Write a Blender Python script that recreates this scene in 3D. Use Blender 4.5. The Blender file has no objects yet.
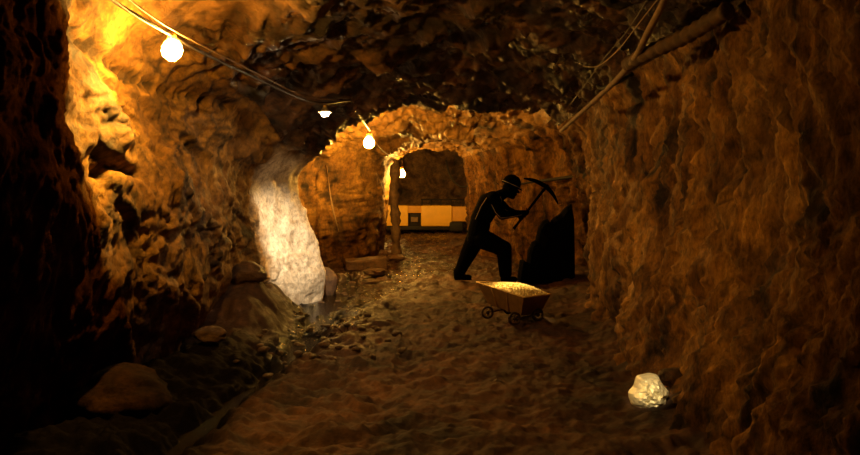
import bpy, bmesh, math, random
import numpy as np
from mathutils import Vector, Matrix
from mathutils.bvhtree import BVHTree
random.seed(7)
COL = bpy.context.scene.collection
PI = math.pi
F = 745.0; PITCH = math.atan(37.5/745.0); CAMZ = 1.4
def P(px, py, d):
    """point at depth d (world y) seen towards a photo pixel"""
    a, b = px-430.0, 227.5-py
    dy = F*math.cos(PITCH)+b*math.sin(PITCH); dz = -F*math.sin(PITCH)+b*math.cos(PITCH)
    return Vector((a/dy*d, d, CAMZ+dz/dy*d))

# ------------------------------------------------------------ numpy noise
def _perm(seed):
    r = np.random.RandomState(seed); p = np.arange(256); r.shuffle(p); return np.concatenate([p, p, p])
_G = np.random.RandomState(3).normal(size=(256, 3)); _G /= np.linalg.norm(_G, axis=1)[:, None]
def perlin(p, seed=0):
    pm = _perm(seed); i = np.floor(p).astype(int); f = p-i; i &= 255
    u = f*f*f*(f*(f*6-15)+10); out = 0
    for a in (0, 1):
        for b in (0, 1):
            for c in (0, 1):
                g = _G[pm[pm[pm[i[..., 0]+a & 255]+(i[..., 1]+b & 255)]+(i[..., 2]+c & 255)]]
                d = g[..., 0]*(f[..., 0]-a)+g[..., 1]*(f[..., 1]-b)+g[..., 2]*(f[..., 2]-c)
                w = (u[..., 0] if a else 1-u[..., 0])*(u[..., 1] if b else 1-u[..., 1])*(u[..., 2] if c else 1-u[..., 2])
                out = out+w*d
    return out*1.5
def fbm(p, o=4, seed=0, gain=.5):
    s = 0; a = 1.
    for k in range(o): s = s+a*perlin(p*(2.03**k)+k*17.3, seed+k); a *= gain
    return s
def ridged(p, o=4, seed=0):
    s = 0; a = 1.
    for k in range(o): s = s+a*(1-2*np.abs(perlin(p*(2.1**k)+k*9.1, seed+k))); a *= .5
    return s/1.9-.4
def facets(p, seed=0, tilt=1.0):
    """angular blocks: every cell is a tilted plane; also returns the distance to the cell border"""
    i = np.floor(p).astype(int); best = np.full(p.shape[:-1], 9.); sec = best.copy(); h = np.zeros(p.shape[:-1]); r = np.random.RandomState(seed)
    T = r.uniform(0, 1, (4096, 3)); N = r.normal(size=(4096, 3))*.5; O = r.uniform(-.5, .5, 4096)
    for a in (-1, 0, 1):
        for b in (-1, 0, 1):
            for c in (-1, 0, 1):
                q = i+np.array([a, b, c]); k = (q[..., 0]*73+q[..., 1]*179+q[..., 2]*283+q[..., 0]*q[..., 1]*7) & 4095
                fp = q+T[k]; dv = p-fp; d = np.sqrt((dv**2).sum(-1))
                hh = (dv*N[k]).sum(-1)*tilt+O[k]*.5
                nb = d < best
                sec = np.where(nb, best, np.minimum(sec, d)); h = np.where(nb, hh, h); best = np.where(nb, d, best)
    e_ = sec-best; t_ = np.clip(e_/.22, 0, 1); return h*(.15+.85*t_*t_*(3-2*t_)), e_
def sstep(a, b, x): t = np.clip((x-a)/(b-a), 0, 1); return t*t*(3-2*t)

# ------------------------------------------------------------ helpers
def link(o, parent=None, kind=None, label=None, cat=None, group=None):
    COL.objects.link(o)
    if parent is not None: o.parent = parent
    for k, v in (('kind', kind), ('label', label), ('category', cat), ('group', group)):
        if v: o[k] = v
    return o
def mobj(name, bm, mat, parent=None, smooth=True, **kw):
    me = bpy.data.meshes.new(name); bmesh.ops.recalc_face_normals(bm, faces=bm.faces); bm.to_mesh(me); bm.free()
    if smooth:
        for p in me.polygons: p.use_smooth = True
    me.materials.append(mat); return link(bpy.data.objects.new(name, me), parent, **kw)
def empty(name, loc, **kw):
    o = bpy.data.objects.new(name, None); o.location = loc; o.empty_display_size = .1; return link(o, **kw)
def grid_mesh(name, V, mat, attrs=None, kind='structure'):
    n, m = V.shape[:2]; me = bpy.data.meshes.new(name)
    idx = np.arange(n*m).reshape(n, m)
    q = np.stack([idx[:-1, :-1], idx[1:, :-1], idx[1:, 1:], idx[:-1, 1:]], -1).reshape(-1, 4)
    me.vertices.add(n*m); me.vertices.foreach_set('co', V.reshape(-1).astype('f'))
    me.loops.add(q.size); me.loops.foreach_set('vertex_index', q.reshape(-1).astype('i'))
    me.polygons.add(len(q)); me.polygons.foreach_set('loop_start', np.arange(0, q.size, 4).astype('i'))
    me.polygons.foreach_set('use_smooth', np.ones(len(q), bool)); me.update(calc_edges=True); me.validate()
    for k, a in (attrs or {}).items():
        at = me.attributes.new(k, 'FLOAT', 'POINT'); at.data.foreach_set('value', a.reshape(-1).astype('f'))
    me.materials.append(mat); o = bpy.data.objects.new(name, me); return link(o, kind=kind)
def tube(bm, pts, r, n=8, caps=True):
    pts = [Vector(p) for p in pts]; rs = r if isinstance(r, (list, tuple)) else [r]*len(pts); rings = []
    up = Vector((0, 0, 1))
    for i, p in enumerate(pts):
        t = (pts[min(i+1, len(pts)-1)]-pts[max(i-1, 0)]).normalized()
        if abs(t.dot(up)) > .97: up = Vector((0, 1, 0)) if abs(t.y) < .9 else Vector((1, 0, 0))
        a = t.cross(up).normalized(); b = a.cross(t).normalized()
        rings.append([bm.verts.new(p+(a*math.cos(k*2*PI/n)+b*math.sin(k*2*PI/n))*rs[i]) for k in range(n)])
    for A, B in zip(rings, rings[1:]):
        for k in range(n): bm.faces.new((A[k], A[(k+1) % n], B[(k+1) % n], B[k]))
    if caps: bm.faces.new(rings[0][::-1]); bm.faces.new(rings[-1])
def smooth_path(pts, k=8):
    pts = [Vector(p) for p in pts]; out = []
    for i in range(len(pts)-1):
        a, b, c, d = pts[max(i-1, 0)], pts[i], pts[i+1], pts[min(i+2, len(pts)-1)]
        for j in range(k):
            t = j/k; out.append(.5*((2*b)+(c-a)*t+(2*a-5*b+4*c-d)*t*t+(3*b-a-3*c+d)*t**3))
    out.append(pts[-1]); return out
def box(bm, c, s, rot=None, bev=0.0):
    r = bmesh.ops.create_cube(bm, size=1.0); vs = r['verts']
    M = Matrix.Translation(c) @ (rot.to_4x4() if rot else Matrix()) @ Matrix.Diagonal((*s, 1)); bmesh.ops.transform(bm, matrix=M, verts=vs)
    if bev:
        es = list({e for v in vs for e in v.link_edges}); bmesh.ops.bevel(bm, geom=es, offset=bev, segments=2, affect='EDGES', profile=.5)
def capsule(bm, a, b, ra, rb, n=16, m=5):
    a, b = Vector(a), Vector(b); ax = (b-a); L = ax.length; ax = ax.normalized() if L > 1e-6 else Vector((0, 0, 1))
    t = Vector((0, 0, 1)) if abs(ax.z) < .9 else Vector((1, 0, 0)); u = ax.cross(t).normalized(); w = ax.cross(u)
    prof = [(-math.cos(k*PI/2/m)*ra, math.sin(k*PI/2/m)*ra) for k in range(1, m+1)]+[(L+math.sin(k*PI/2/m)*rb, math.cos(k*PI/2/m)*rb) for k in range(0, m)]
    rings = [[bm.verts.new(a+ax*s+(u*math.cos(k*2*PI/n)+w*math.sin(k*2*PI/n))*r) for k in range(n)] for s, r in prof]
    for A, B in zip(rings, rings[1:]):
        for k in range(n): bm.faces.new((A[k], A[(k+1) % n], B[(k+1) % n], B[k]))
    v0 = bm.verts.new(a-ax*ra); v1 = bm.verts.new(b+ax*rb)
    for k in range(n): bm.faces.new((v0, rings[0][(k+1) % n], rings[0][k])); bm.faces.new((v1, rings[-1][k], rings[-1][(k+1) % n]))
def ellipsoid(bm, c, s, rot=None, seg=20):
    r = bmesh.ops.create_uvsphere(bm, u_segments=seg, v_segments=seg//2+2, radius=1)
    bmesh.ops.transform(bm, matrix=Matrix.Translation(c) @ (rot.to_4x4() if rot else Matrix()) @ Matrix.Diagonal((*s, 1)), verts=r['verts'])

# ------------------------------------------------------------ materials
class NT:
    def __init__(s, name):
        s.m = bpy.data.materials.new(name); s.m.use_nodes = True; s.t = s.m.node_tree; s.b = s.t.nodes['Principled BSDF']
        s.co = s.t.nodes.new('ShaderNodeTexCoord').outputs['Object']
    def n(s, typ, **kw):
        x = s.t.nodes.new(typ)
        for k, v in kw.items(): setattr(x, k, v)
        return x
    def l(s, a, b): s.t.links.new(a, b)
    def noise(s, sc, det=4, rough=.6, dist=0, vec=None, typ=None):
        x = s.n('ShaderNodeTexNoise'); x.inputs['Scale'].default_value = sc; x.inputs['Detail'].default_value = det
        x.inputs['Roughness'].default_value = rough; x.inputs['Distortion'].default_value = dist
        s.l(vec or s.co, x.inputs['Vector']); return x.outputs['Fac']
    def vor(s, sc, feat='DISTANCE_TO_EDGE', vec=None):
        x = s.n('ShaderNodeTexVoronoi', feature=feat); x.inputs['Scale'].default_value = sc; s.l(vec or s.co, x.inputs['Vector']); return x.outputs['Distance']
    def mapping(s, scale=(1, 1, 1), rot=(0, 0, 0)):
        x = s.n('ShaderNodeMapping'); x.inputs['Scale'].default_value = scale; x.inputs['Rotation'].default_value = rot; s.l(s.co, x.inputs['Vector']); return x.outputs[0]
    def ramp(s, fac, stops, interp='LINEAR'):
        x = s.n('ShaderNodeValToRGB'); e = x.color_ramp; e.interpolation = interp
        while len(e.elements) < len(stops): e.elements.new(.5)
        for el, (p, c) in zip(e.elements, stops): el.position = p; el.color = (*c, 1) if isinstance(c, tuple) else (c, c, c, 1)
        s.l(fac, x.inputs[0]); return x.outputs[0]
    def math(s, op, a, b=None, clamp=False):
        x = s.n('ShaderNodeMath', operation=op, use_clamp=clamp)
        for i, v in enumerate((a, b)):
            if v is None: continue
            if isinstance(v, (int, float)): x.inputs[i].default_value = v
            else: s.l(v, x.inputs[i])
        return x.outputs[0]
    def mix(s, fac, a, b, mode='MIX'):
        x = s.n('ShaderNodeMix', data_type='RGBA', blend_type=mode)
        for sock, v in ((x.inputs[0], fac), (x.inputs[6], a), (x.inputs[7], b)):
            if isinstance(v, (int, float)): sock.default_value = v
            elif isinstance(v, tuple): sock.default_value = (*v, 1)
            else: s.l(v, sock)
        return x.outputs[2]
    def attr(s, name): x = s.n('ShaderNodeAttribute', attribute_name=name); return x.outputs['Fac']
    def bump(s, h, strength=.5, dist=.02, prev=None):
        x = s.n('ShaderNodeBump'); x.inputs['Strength'].default_value = strength; x.inputs['Distance'].default_value = dist; s.l(h, x.inputs['Height'])
        if prev is not None: s.l(prev, x.inputs['Normal'])
        return x.outputs[0]
    def set(s, **kw):
        for k, v in kw.items():
            i = s.b.inputs[k.replace('_', ' ')]
            if isinstance(v, tuple): i.default_value = (*v, 1) if len(v) == 3 else v
            elif isinstance(v, (int, float)): i.default_value = v
            else: s.l(v, i)
        return s.m

def rock_mat(name, light, mid, dark, rough=(.35, .8), vec_scale=(1, 1, 1), rot=(0, 0, 0), dark_bias=.5, pale=True, bumpk=1.0, och=False):
    m = NT(name); v = m.mapping(vec_scale, rot)
    n1 = m.noise(1.6, 6, .65, .6, v); n2 = m.noise(6.5, 6, .7, .4, v); n3 = m.noise(30, 4, .7, 0, v)
    big = m.ramp(n1, [(dark_bias-.14, dark), (dark_bias, mid), (dark_bias+.2, light)])
    fine = m.ramp(n2, [(.30, .25), (.5, .85), (.72, 1.35)])
    c = m.mix(1.0, big, fine, 'MULTIPLY')
    sp = m.ramp(n3, [(.32, .45), (.5, 1.0), (.7, 1.3)]); c = m.mix(.8, c, sp, 'MULTIPLY')
    c = m.mix(m.attr('darkrock_shade'), c, (.17, .115, .06), 'MULTIPLY')  # darkens the colour for dark rock and for painted shade
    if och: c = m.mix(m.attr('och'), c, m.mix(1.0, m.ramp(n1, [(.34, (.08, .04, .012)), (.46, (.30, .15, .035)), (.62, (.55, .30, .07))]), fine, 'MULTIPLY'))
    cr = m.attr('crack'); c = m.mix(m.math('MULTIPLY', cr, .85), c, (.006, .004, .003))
    if pale:
        pf = m.attr('pale'); pc = m.mix(.8, m.ramp(n2, [(.3, (.35, .25, .14)), (.55, (.85, .76, .6))]), sp, 'MULTIPLY'); c = m.mix(pf, c, pc)
    w = m.noise(2.3, 3, .6, .3, v); r = m.ramp(w, [(.38, rough[0]), (.6, rough[1])])
    f2 = m.noise(14, 8, .75, .5, v); f3 = m.noise(60, 5, .8, 0, v)
    b = m.bump(f2, .75*bumpk, .05); b = m.bump(f3, .55*bumpk, .012, b)
    return m.set(Base_Color=c, Roughness=r, Normal=b, Specular_IOR_Level=m.math('SUBTRACT', .5, m.math('MULTIPLY', m.attr('darkrock_shade'), .58), True))

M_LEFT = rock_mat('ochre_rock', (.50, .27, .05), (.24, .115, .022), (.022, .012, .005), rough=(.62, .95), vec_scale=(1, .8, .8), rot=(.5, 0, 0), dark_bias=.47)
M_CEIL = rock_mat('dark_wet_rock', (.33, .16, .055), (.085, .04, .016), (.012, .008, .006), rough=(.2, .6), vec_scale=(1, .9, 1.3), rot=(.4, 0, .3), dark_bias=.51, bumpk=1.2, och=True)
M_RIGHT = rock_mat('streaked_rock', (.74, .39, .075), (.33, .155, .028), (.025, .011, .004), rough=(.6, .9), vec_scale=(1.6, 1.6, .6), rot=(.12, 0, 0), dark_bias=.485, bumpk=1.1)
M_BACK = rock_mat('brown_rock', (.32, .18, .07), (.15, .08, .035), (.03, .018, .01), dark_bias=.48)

def floor_mat():
    m = NT('muddy_floor'); n1 = m.noise(1.3, 6, .7, .5); n2 = m.noise(7, 6, .7, .2); n3 = m.noise(45, 4, .7)
    c = m.ramp(n1, [(.35, (.024, .011, .005)), (.52, (.092, .038, .015)), (.7, (.20, .088, .032))])
    c = m.mix(.85, c, m.ramp(n2, [(.3, .4), (.5, .9), (.72, 1.5)]), 'MULTIPLY'); c = m.mix(.6, c, m.ramp(n3, [(.3, .5), (.7, 1.3)]), 'MULTIPLY')
    wet = m.attr('wet'); c = m.mix(m.attr('mud_shade'), c, (.0035, .002, .001))  # near-black for wet mud and for shade painted on the bank
    w2 = m.math('MULTIPLY', wet, m.ramp(m.noise(5, 5, .7, .6), [(.38, 0.), (.52, 1.)]))
    r = m.n('ShaderNodeMapRange'); m.l(w2, r.inputs[0]); r.inputs[3].default_value = .78; r.inputs[4].default_value = .14
    b = m.bump(m.noise(16, 8, .78, .3), .7, .03); b = m.bump(m.noise(70, 5, .8), .6, .012, b)
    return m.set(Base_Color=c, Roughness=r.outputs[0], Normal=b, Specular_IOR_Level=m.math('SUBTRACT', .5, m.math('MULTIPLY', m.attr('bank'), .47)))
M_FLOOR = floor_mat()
def simple(name, col, rough=.6, metal=0, nscale=20, var=.35, bump=.2, bd=.005):
    m = NT(name); n = m.noise(nscale, 5, .65)
    c = m.mix(1.0, m.ramp(n, [(.3, 1-var), (.7, 1+var)]), col, 'MULTIPLY')
    return m.set(Base_Color=c, Roughness=rough, Metallic=metal, Normal=m.bump(n, bump, bd))
M_WATER = NT('ditch_water'); M_WATER = M_WATER.set(Base_Color=(.006, .004, .002), Roughness=.08, Normal=M_WATER.bump(M_WATER.noise(22, 5, .75), .9, .04), Specular_IOR_Level=.22)
M_STONE = rock_mat('loose_stone', (.22, .12, .05), (.12, .06, .026), (.03, .016, .009), rough=(.3, .7), pale=False)
M_DSTONE = rock_mat('dark_boulder', (.07, .03, .007), (.032, .013, .003), (.008, .004, .001), rough=(.8, 1.0), pale=False, bumpk=1.3)
M_DSTONE.node_tree.nodes['Principled BSDF'].inputs['Specular IOR Level'].default_value = .1
[M_DSTONE.node_tree.links.remove(l) for l in list(M_DSTONE.node_tree.nodes['Principled BSDF'].inputs['Specular IOR Level'].links)]
M_BLACK = simple('black_cloth', (.0012, .0012, .0013), .95, var=.1)
M_BLACKROCK = simple('black_coal', (.0012, .0011, .0011), .95, var=.2, nscale=6)
for _m in (M_BLACK, M_BLACKROCK): _m.node_tree.nodes['Principled BSDF'].inputs['Specular IOR Level'].default_value = .03
M_PIPING = simple('grey_piping', (.26, .22, .19), .8)
M_CABLE = simple('black_cable', (.03, .022, .016), .45)
M_CABLE2 = simple('brown_cable', (.22, .13, .06), .5)
M_SOCKET = simple('yellow_socket', (.6, .38, .06), .5)
M_METAL = simple('tin_reflector', (.7, .62, .5), .35, .8)
M_CART = simple('golden_cart_steel', (.22, .115, .022), .5, .35, 14, .3)
M_CARTIN = simple('cart_rim', (.75, .5, .17), .4, .4, 14, .2)
M_WHEEL = simple('cart_wheel_iron', (.035, .016, .009), .5, .5)
M_WOOD = simple('weathered_wood', (.20, .125, .06), .75, 0, 9, .5, .5, .01)
M_DWOOD = simple('dark_wood', (.085, .046, .018), .8, 0, 9, .6, .6, .015)
M_YEL = simple('yellow_paint', (.98, .56, .06), .5, 0, 3, .12)
M_ORA = simple('faded_orange_paint', (.66, .33, .04), .6, 0, 3, .2)
M_DARK = simple('dark_steel', (.008, .005, .004), .7, .1)
M_PALE = simple('pale_paint', (.6, .45, .25), .6)
def gold(name, base, rough, metal, sc):
    m = NT(name); n = m.noise(sc, 6, .65, .5)
    c = m.ramp(n, [(.3, tuple(.62*x for x in base)), (.55, base), (.75, tuple(min(1, 1.25*x) for x in base))])
    return m.set(Base_Color=c, Roughness=rough, Metallic=metal, Normal=m.bump(m.noise(sc*2.2, 6, .7, .3), .6, .01))
M_NUG = gold('pale_gold', (.95, .88, .60), .4, .3, 9)
M_ORE = gold('gold_ore', (1.0, .84, .40), .42, .3, 30)
def emis(name, col, s):
    m = bpy.data.materials.new(name); m.use_nodes = True; b = m.node_tree.nodes['Principled BSDF']
    b.inputs['Base Color'].default_value = (.9, .8, .6, 1); b.inputs['Emission Color'].default_value = (*col, 1); b.inputs['Emission Strength'].default_value = s; return m

# ------------------------------------------------------------ the tunnel
NA = -3
ST = [
 (-3.0, [(-2.1,-.4),(-2.1,.1),(-1.95,.6),(-1.75,1.3),(-1.75,1.9),(-1.6,2.4),(-1.1,2.7),(.1,2.85),(1.2,2.75),(1.8,2.4),(1.7,1.4),(1.4,.5),(1.2,-.4)]),
 (2.0, [(-2.2,-.4),(-2.15,.1),(-1.9,.6),(-1.66,1.3),(-1.70,1.9),(-1.65,2.4),(-1.1,2.7),(.1,2.85),(1.2,2.75),(1.8,2.4),(1.72,1.4),(1.48,.5),(1.22,-.4)]),
 (3.5, [(-2.25,-.4),(-2.2,.1),(-2.0,.6),(-1.76,1.3),(-1.80,1.9),(-1.72,2.4),(-1.1,2.7),(.1,2.85),(1.2,2.8),(1.8,2.45),(1.82,1.4),(1.62,.5),(1.36,-.4)]),
 (4.4, [(-2.3,-.4),(-2.25,.1),(-2.08,.6),(-1.92,1.3),(-2.02,1.9),(-1.9,2.45),(-1.1,2.7),(.1,2.85),(1.2,2.8),(1.85,2.5),(1.9,1.5),(1.72,.55),(1.45,-.4)]),
 (5.3, [(-2.3,-.4),(-2.22,.1),(-2.05,.6),(-1.98,1.3),(-2.1,1.9),(-1.95,2.42),(-1.1,2.66),(.1,2.85),(1.2,2.8),(1.87,2.5),(1.94,1.5),(1.78,.6),(1.54,-.4)]),
 (7.5, [(-2.25,-.4),(-2.15,.1),(-2.02,.6),(-2.0,1.2),(-2.05,1.75),(-1.8,2.2),(-1.15,2.5),(0,2.75),(1.1,2.75),(1.85,2.5),(1.97,1.5),(1.85,.6),(1.75,-.4)]),
 (9.0, [(-2.1,-.4),(-2.0,.1),(-1.98,.5),(-2.02,1.0),(-2.07,1.5),(-1.75,1.80),(-1.15,2.22),(-.1,2.65),(1.1,2.65),(1.85,2.4),(2.05,1.5),(2.0,.6),(1.95,-.4)]),
 (10.2, [(-1.55,-.4),(-1.42,.1),(-1.5,.5),(-1.66,1.0),(-1.8,1.5),(-1.62,1.80),(-1.15,2.2),(-.25,2.56),(.8,2.56),(1.75,2.3),(2.15,1.5),(2.2,.6),(2.2,-.4)]),
 (10.7, [(-2.15,-.4),(-2.1,.1),(-2.2,.5),(-2.3,1.0),(-2.3,1.6),(-2.0,2.3),(-1.3,2.85),(-.2,3.0),(.8,2.9),(1.8,2.5),(2.3,1.5),(2.42,.6),(2.5,-.4)]),
 (12.2, [(-2.0,-.4),(-2.0,.1),(-2.1,.5),(-2.2,1.0),(-2.2,1.6),(-1.9,2.25),(-1.2,2.7),(-.2,2.85),(.8,2.75),(1.7,2.35),(2.3,1.5),(2.45,.6),(2.5,-.4)]),
 (14.3, [(-1.15,-.4),(-1.1,.1),(-1.0,.6),(-.90,1.1),(-.88,1.6),(-.78,2.0),(-.5,2.22),(0,2.32),(.5,2.28),(.95,2.1),(1.15,1.5),(1.2,.7),(1.3,-.4)]),
 (15.6, [(-1.0,-.4),(-.95,.1),(-.9,.6),(-.88,1.1),(-.85,1.6),(-.75,2.0),(-.5,2.2),(0,2.3),(.45,2.25),(.72,2.1),(.78,1.5),(.80,.7),(.9,-.4)]),
 (16.6, [(-2.2,-.4),(-2.1,.1),(-2.1,.6),(-2.1,1.1),(-2.0,1.6),(-1.6,2.2),(-1.0,2.5),(0,2.7),(.5,2.6),(.8,2.3),(.82,1.5),(.82,.7),(.9,-.4)]),
 (18.0, [(-3.0,-.4),(-3.0,.1),(-3.0,.6),(-3.0,1.1),(-2.8,1.6),(-2.3,2.2),(-1.2,2.6),(0,2.7),(1.2,2.6),(2.0,2.3),(2.3,1.5),(2.4,.7),(2.4,-.4)]),
 (22.5, [(-3.2,-.4),(-3.2,.1),(-3.2,.6),(-3.2,1.1),(-3.0,1.6),(-2.3,2.2),(-1.2,2.5),(0,2.6),(1.2,2.5),(2.0,2.3),(2.5,1.5),(2.6,.7),(2.6,-.4)]),
]
SY = np.array([s[0] for s in ST]); SP = np.array([s[1] for s in ST])     # (k,13,2)
# rows in depth: spacing grows with distance
ys = [-3.0]
while ys[-1] < 22.5: ys.append(ys[-1]+ (.06 if ys[-1] < 2 else .0045*max(ys[-1], 3.2)))
ys = np.array(ys); NY = len(ys)
NU = 460
u = np.linspace(0, 12, NU)
k = np.clip(np.floor(u).astype(int), 0, 11); t = (u-k)[:, None]
def cr(Q):   # catmull-rom through 13 points
    a = Q[np.clip(k-1, 0, 12)]; b = Q[k]; c = Q[np.clip(k+1, 0, 12)]; d = Q[np.clip(k+2, 0, 12)]
    return .5*(2*b+(c-a)*t+(2*a-5*b+4*c-d)*t*t+(3*b-a-3*c+d)*t**3)
SC = np.array([cr(q) for q in SP])       # (k,NU,2)
base = np.zeros((NY, NU, 3))
j = np.clip(np.searchsorted(SY, ys, side='right')-1, 0, len(SY)-2); tt = (ys-SY[j])/(SY[j+1]-SY[j]); ts = (.5*tt+.5*tt*tt*(3-2*tt))[:, None, None]
xz = SC[j]*(1-ts)+SC[j+1]*ts
base[..., 0] = xz[..., 0]; base[..., 1] = ys[:, None]; base[..., 2] = xz[..., 1]
def normals(V):
    a = np.gradient(V, axis=0); b = np.gradient(V, axis=1); n = np.cross(a, b); return n/np.maximum(np.linalg.norm(n, axis=-1, keepdims=True), 1e-9)
N = normals(base)
ctr = np.array([0, 0, 1.3])*np.ones_like(base); ctr[..., 1] = base[..., 1]
sg = np.sign((N*(base-ctr)).sum(-1, keepdims=True)); N = N*np.where(sg == 0, 1, sg)      # outward
uu = np.broadcast_to(u, (NY, NU))
wl = 1-sstep(4.6, 5.4, uu); wr = sstep(8.7, 9.4, uu); wc = 1-wl-wr
def warp(p, a, s, sd): return p+a*np.stack([perlin(p*s, sd), perlin(p*s+5, sd+1), perlin(p*s+11, sd+2)], -1)
p = warp(base, .25, 1.3, 40)
low = fbm(p*.75, 2, 1)
# left wall: slanting blocky ledges
R = np.array(Matrix.Rotation(.55, 3, 'X')); pl = (p@R.T)*np.array([1, .85, 1.15])
fl, el = facets(pl*1.9, 5); fl2, el2 = facets(pl*5.2, 6)
fl3, el3 = facets(warp(pl, .1, 4, 41)*13, 7)
dl = .11*low+.13*fl+.045*fl2+.016*fl3+.05*ridged(pl*1.6, 4, 11)+.05*fbm(p*5, 5, 13, .6)
# ceiling: chunky
R2 = np.array(Matrix.Rotation(.35, 3, 'Z'))@np.array(Matrix.Rotation(-.3, 3, 'X')); pc = (p@R2.T)*np.array([1, 1.25, 1.2])
fc, ec = facets(pc*1.7, 8); fc2, ec2 = facets(pc*4.6, 9)
fc3, ec3 = facets(warp(pc, .1, 4, 43)*12, 7)
dc = .10*low+.17*fc+.08*fc2+.022*fc3+.05*ridged(pc*1.8, 4, 21)+.045*fbm(p*7, 5, 23, .6)
# right wall: long vertical flutes, softer
pr = p*np.array([1.5, 1.5, .42])+np.array([0, 0, .1])*p[..., 1:2]
dr = .13*low+.12*ridged(pr*.9, 3, 31)+.09*fbm(pr*2.6, 5, 33, .55)+.045*fbm(p*8, 5, 35, .6)
fr, er = facets(warp(p, .15, 2.5, 44)*np.array([1, 1.8, .8])*1.9, 10); fr2, er2 = facets(warp(p, .1, 4, 45)*np.array([1, 1.5, .9])*6, 16); dr = dr+.07*fr+.035*fr2
disp = wl*dl+wc*dc+wr*dr
soft = np.clip(1-.35*sstep(13.5, 14.5, ys)[:, None], 0, 1)
# bulbs hang here: keep the rock clear of them
B1 = np.array(P(172, 52, 4.75)); keep = np.exp(-((base-B1)**2).sum(-1)/.2)
pal = sstep(8.55, 8.9, base[..., 1]+.26*(base[..., 2]-2.0)+.12*fbm(p*3, 3, 50))*(1-sstep(10.35, 10.6, base[..., 1]))*(1-sstep(1.75, 2.15, base[..., 2]+.25*(base[..., 1]-9.5)))*wl
disp = disp*(1-.3*wl*(1-.5*sstep(.4, 1.3, base[..., 2])))*(1-.35*wl*(1-sstep(3.8, 4.6, base[..., 1])))*(1-.55*pal)*(1-.6*keep)*soft+.02*keep+.30*wc*np.exp(-((base[..., 1]-4.6)/.9)**2-((base[..., 0]+1.45)/.45)**2)-.15*wl*np.exp(-((base[..., 1]-4.72)/.45)**2-((base[..., 2]-1.85)/.3)**2)
disp = disp+wr*sstep(10.2, 11.2, base[..., 1])*(1-sstep(14.5, 16, base[..., 1]))*(.22*ridged(p*np.array([1, 1, .5])*.9, 3, 37)+.06)
V = base+N*disp[..., None]
crack = np.clip(wl*(1-sstep(0, .09, el))*.9+wc*(1-sstep(0, .10, ec))*.9+wc*.5*(1-sstep(0, .1, ec2))+wr*((1-sstep(0, .07, er))*.75+(1-sstep(0, .12, er2))*.35)+wl*(1-sstep(0, .12, el2))*.5, 0, 1)*sstep(-.3, .25, fbm(p*1.7, 2, 60))
# hollows eaten into the right wall
for (px, py, d, r) in ((738, 165, 4.6, .07), (742, 128, 4.55, .05), (724, 95, 4.8, .06), (650, 120, 6.5, .07), (800, 240, 3.9, .06), (690, 140, 5.4, .07)):
    c0 = np.array(P(px, py, d)); dd = ((V[..., 1]-c0[1])/r/.9)**2+((V[..., 2]-c0[2])/r/1.6)**2
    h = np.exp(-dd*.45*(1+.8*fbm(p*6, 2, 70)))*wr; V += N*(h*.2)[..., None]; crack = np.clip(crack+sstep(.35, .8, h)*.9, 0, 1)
# dark cleft under the left shoulder and slots in the left wall
for (pts, w) in (([(100, 35, 4.35), (150, 68, 5.0), (195, 92, 5.9), (240, 108, 7.0)], .05), ([(103, 143, 4.5), (118, 158, 4.65), (138, 168, 4.9), (158, 173, 5.2)], .035), ([(100, 170, 4.5), (116, 172, 4.65)], .04)):
    sp = smooth_path([P(*q) for q in pts], 10)
    dm = np.full(V.shape[:2], 9.)
    for a in sp: dm = np.minimum(dm, np.sqrt((V[..., 1]-a.y)**2+(V[..., 2]-a.z)**2))
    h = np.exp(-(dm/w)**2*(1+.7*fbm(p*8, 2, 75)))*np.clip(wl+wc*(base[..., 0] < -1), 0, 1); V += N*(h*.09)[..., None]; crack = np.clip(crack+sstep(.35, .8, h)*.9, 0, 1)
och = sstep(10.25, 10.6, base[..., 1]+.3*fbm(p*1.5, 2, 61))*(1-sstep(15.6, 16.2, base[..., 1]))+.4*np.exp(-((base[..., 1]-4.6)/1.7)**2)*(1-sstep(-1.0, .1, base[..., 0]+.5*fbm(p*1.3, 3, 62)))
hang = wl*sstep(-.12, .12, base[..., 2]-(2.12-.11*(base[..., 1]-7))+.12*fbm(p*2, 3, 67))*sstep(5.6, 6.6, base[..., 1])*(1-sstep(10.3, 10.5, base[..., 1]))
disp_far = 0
darkrock_shade = hang+.8*wl*sstep(10.4, 10.8, base[..., 1])*(1-sstep(.5, 1.1, base[..., 2]+.5*fbm(p*2, 3, 68)))+wr*np.clip(sstep(9.0, 10.8, base[..., 1]+.5*fbm(p*1.2, 3, 63))*.66+.55*(1-sstep(3.2, 4.3, base[..., 1]+.5*fbm(p*1.2, 3, 64))), 0, 1)+wl*(1-sstep(3.9, 4.6, base[..., 1]+.4*fbm(p*1.5, 3, 65)-.7*sstep(1.4, .5, base[..., 2])*1.0))*1.0  # dark overhang rock, plus shade painted on near walls and behind the miner
AT = {'darkrock_shade': np.clip(darkrock_shade+wl*.7*(1-sstep(.5, 1.4, base[..., 2]+.3*fbm(p*1.5, 3, 66)))*(1-sstep(4.6, 6.8, base[..., 1])), 0, 1), 'och': np.clip(och, 0, 1), 'crack': crack, 'pale': np.clip(pal*1.1, 0, 1)}  # low left wall also painted darker as shade
def cut(name, a, b, mat):
    i0, i1 = np.searchsorted(u, a), np.searchsorted(u, b)
    s = slice(max(i0-1, 0), i1+1); return grid_mesh(name, V[:, s], mat, {q: w[:, s] for q, w in AT.items()})
WL = cut('wall_left', 0, 5.15, M_LEFT); CE = cut('ceiling', 5.15, 9.0, M_CEIL); WR = cut('wall_right', 9.0, 12.1, M_RIGHT)
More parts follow.
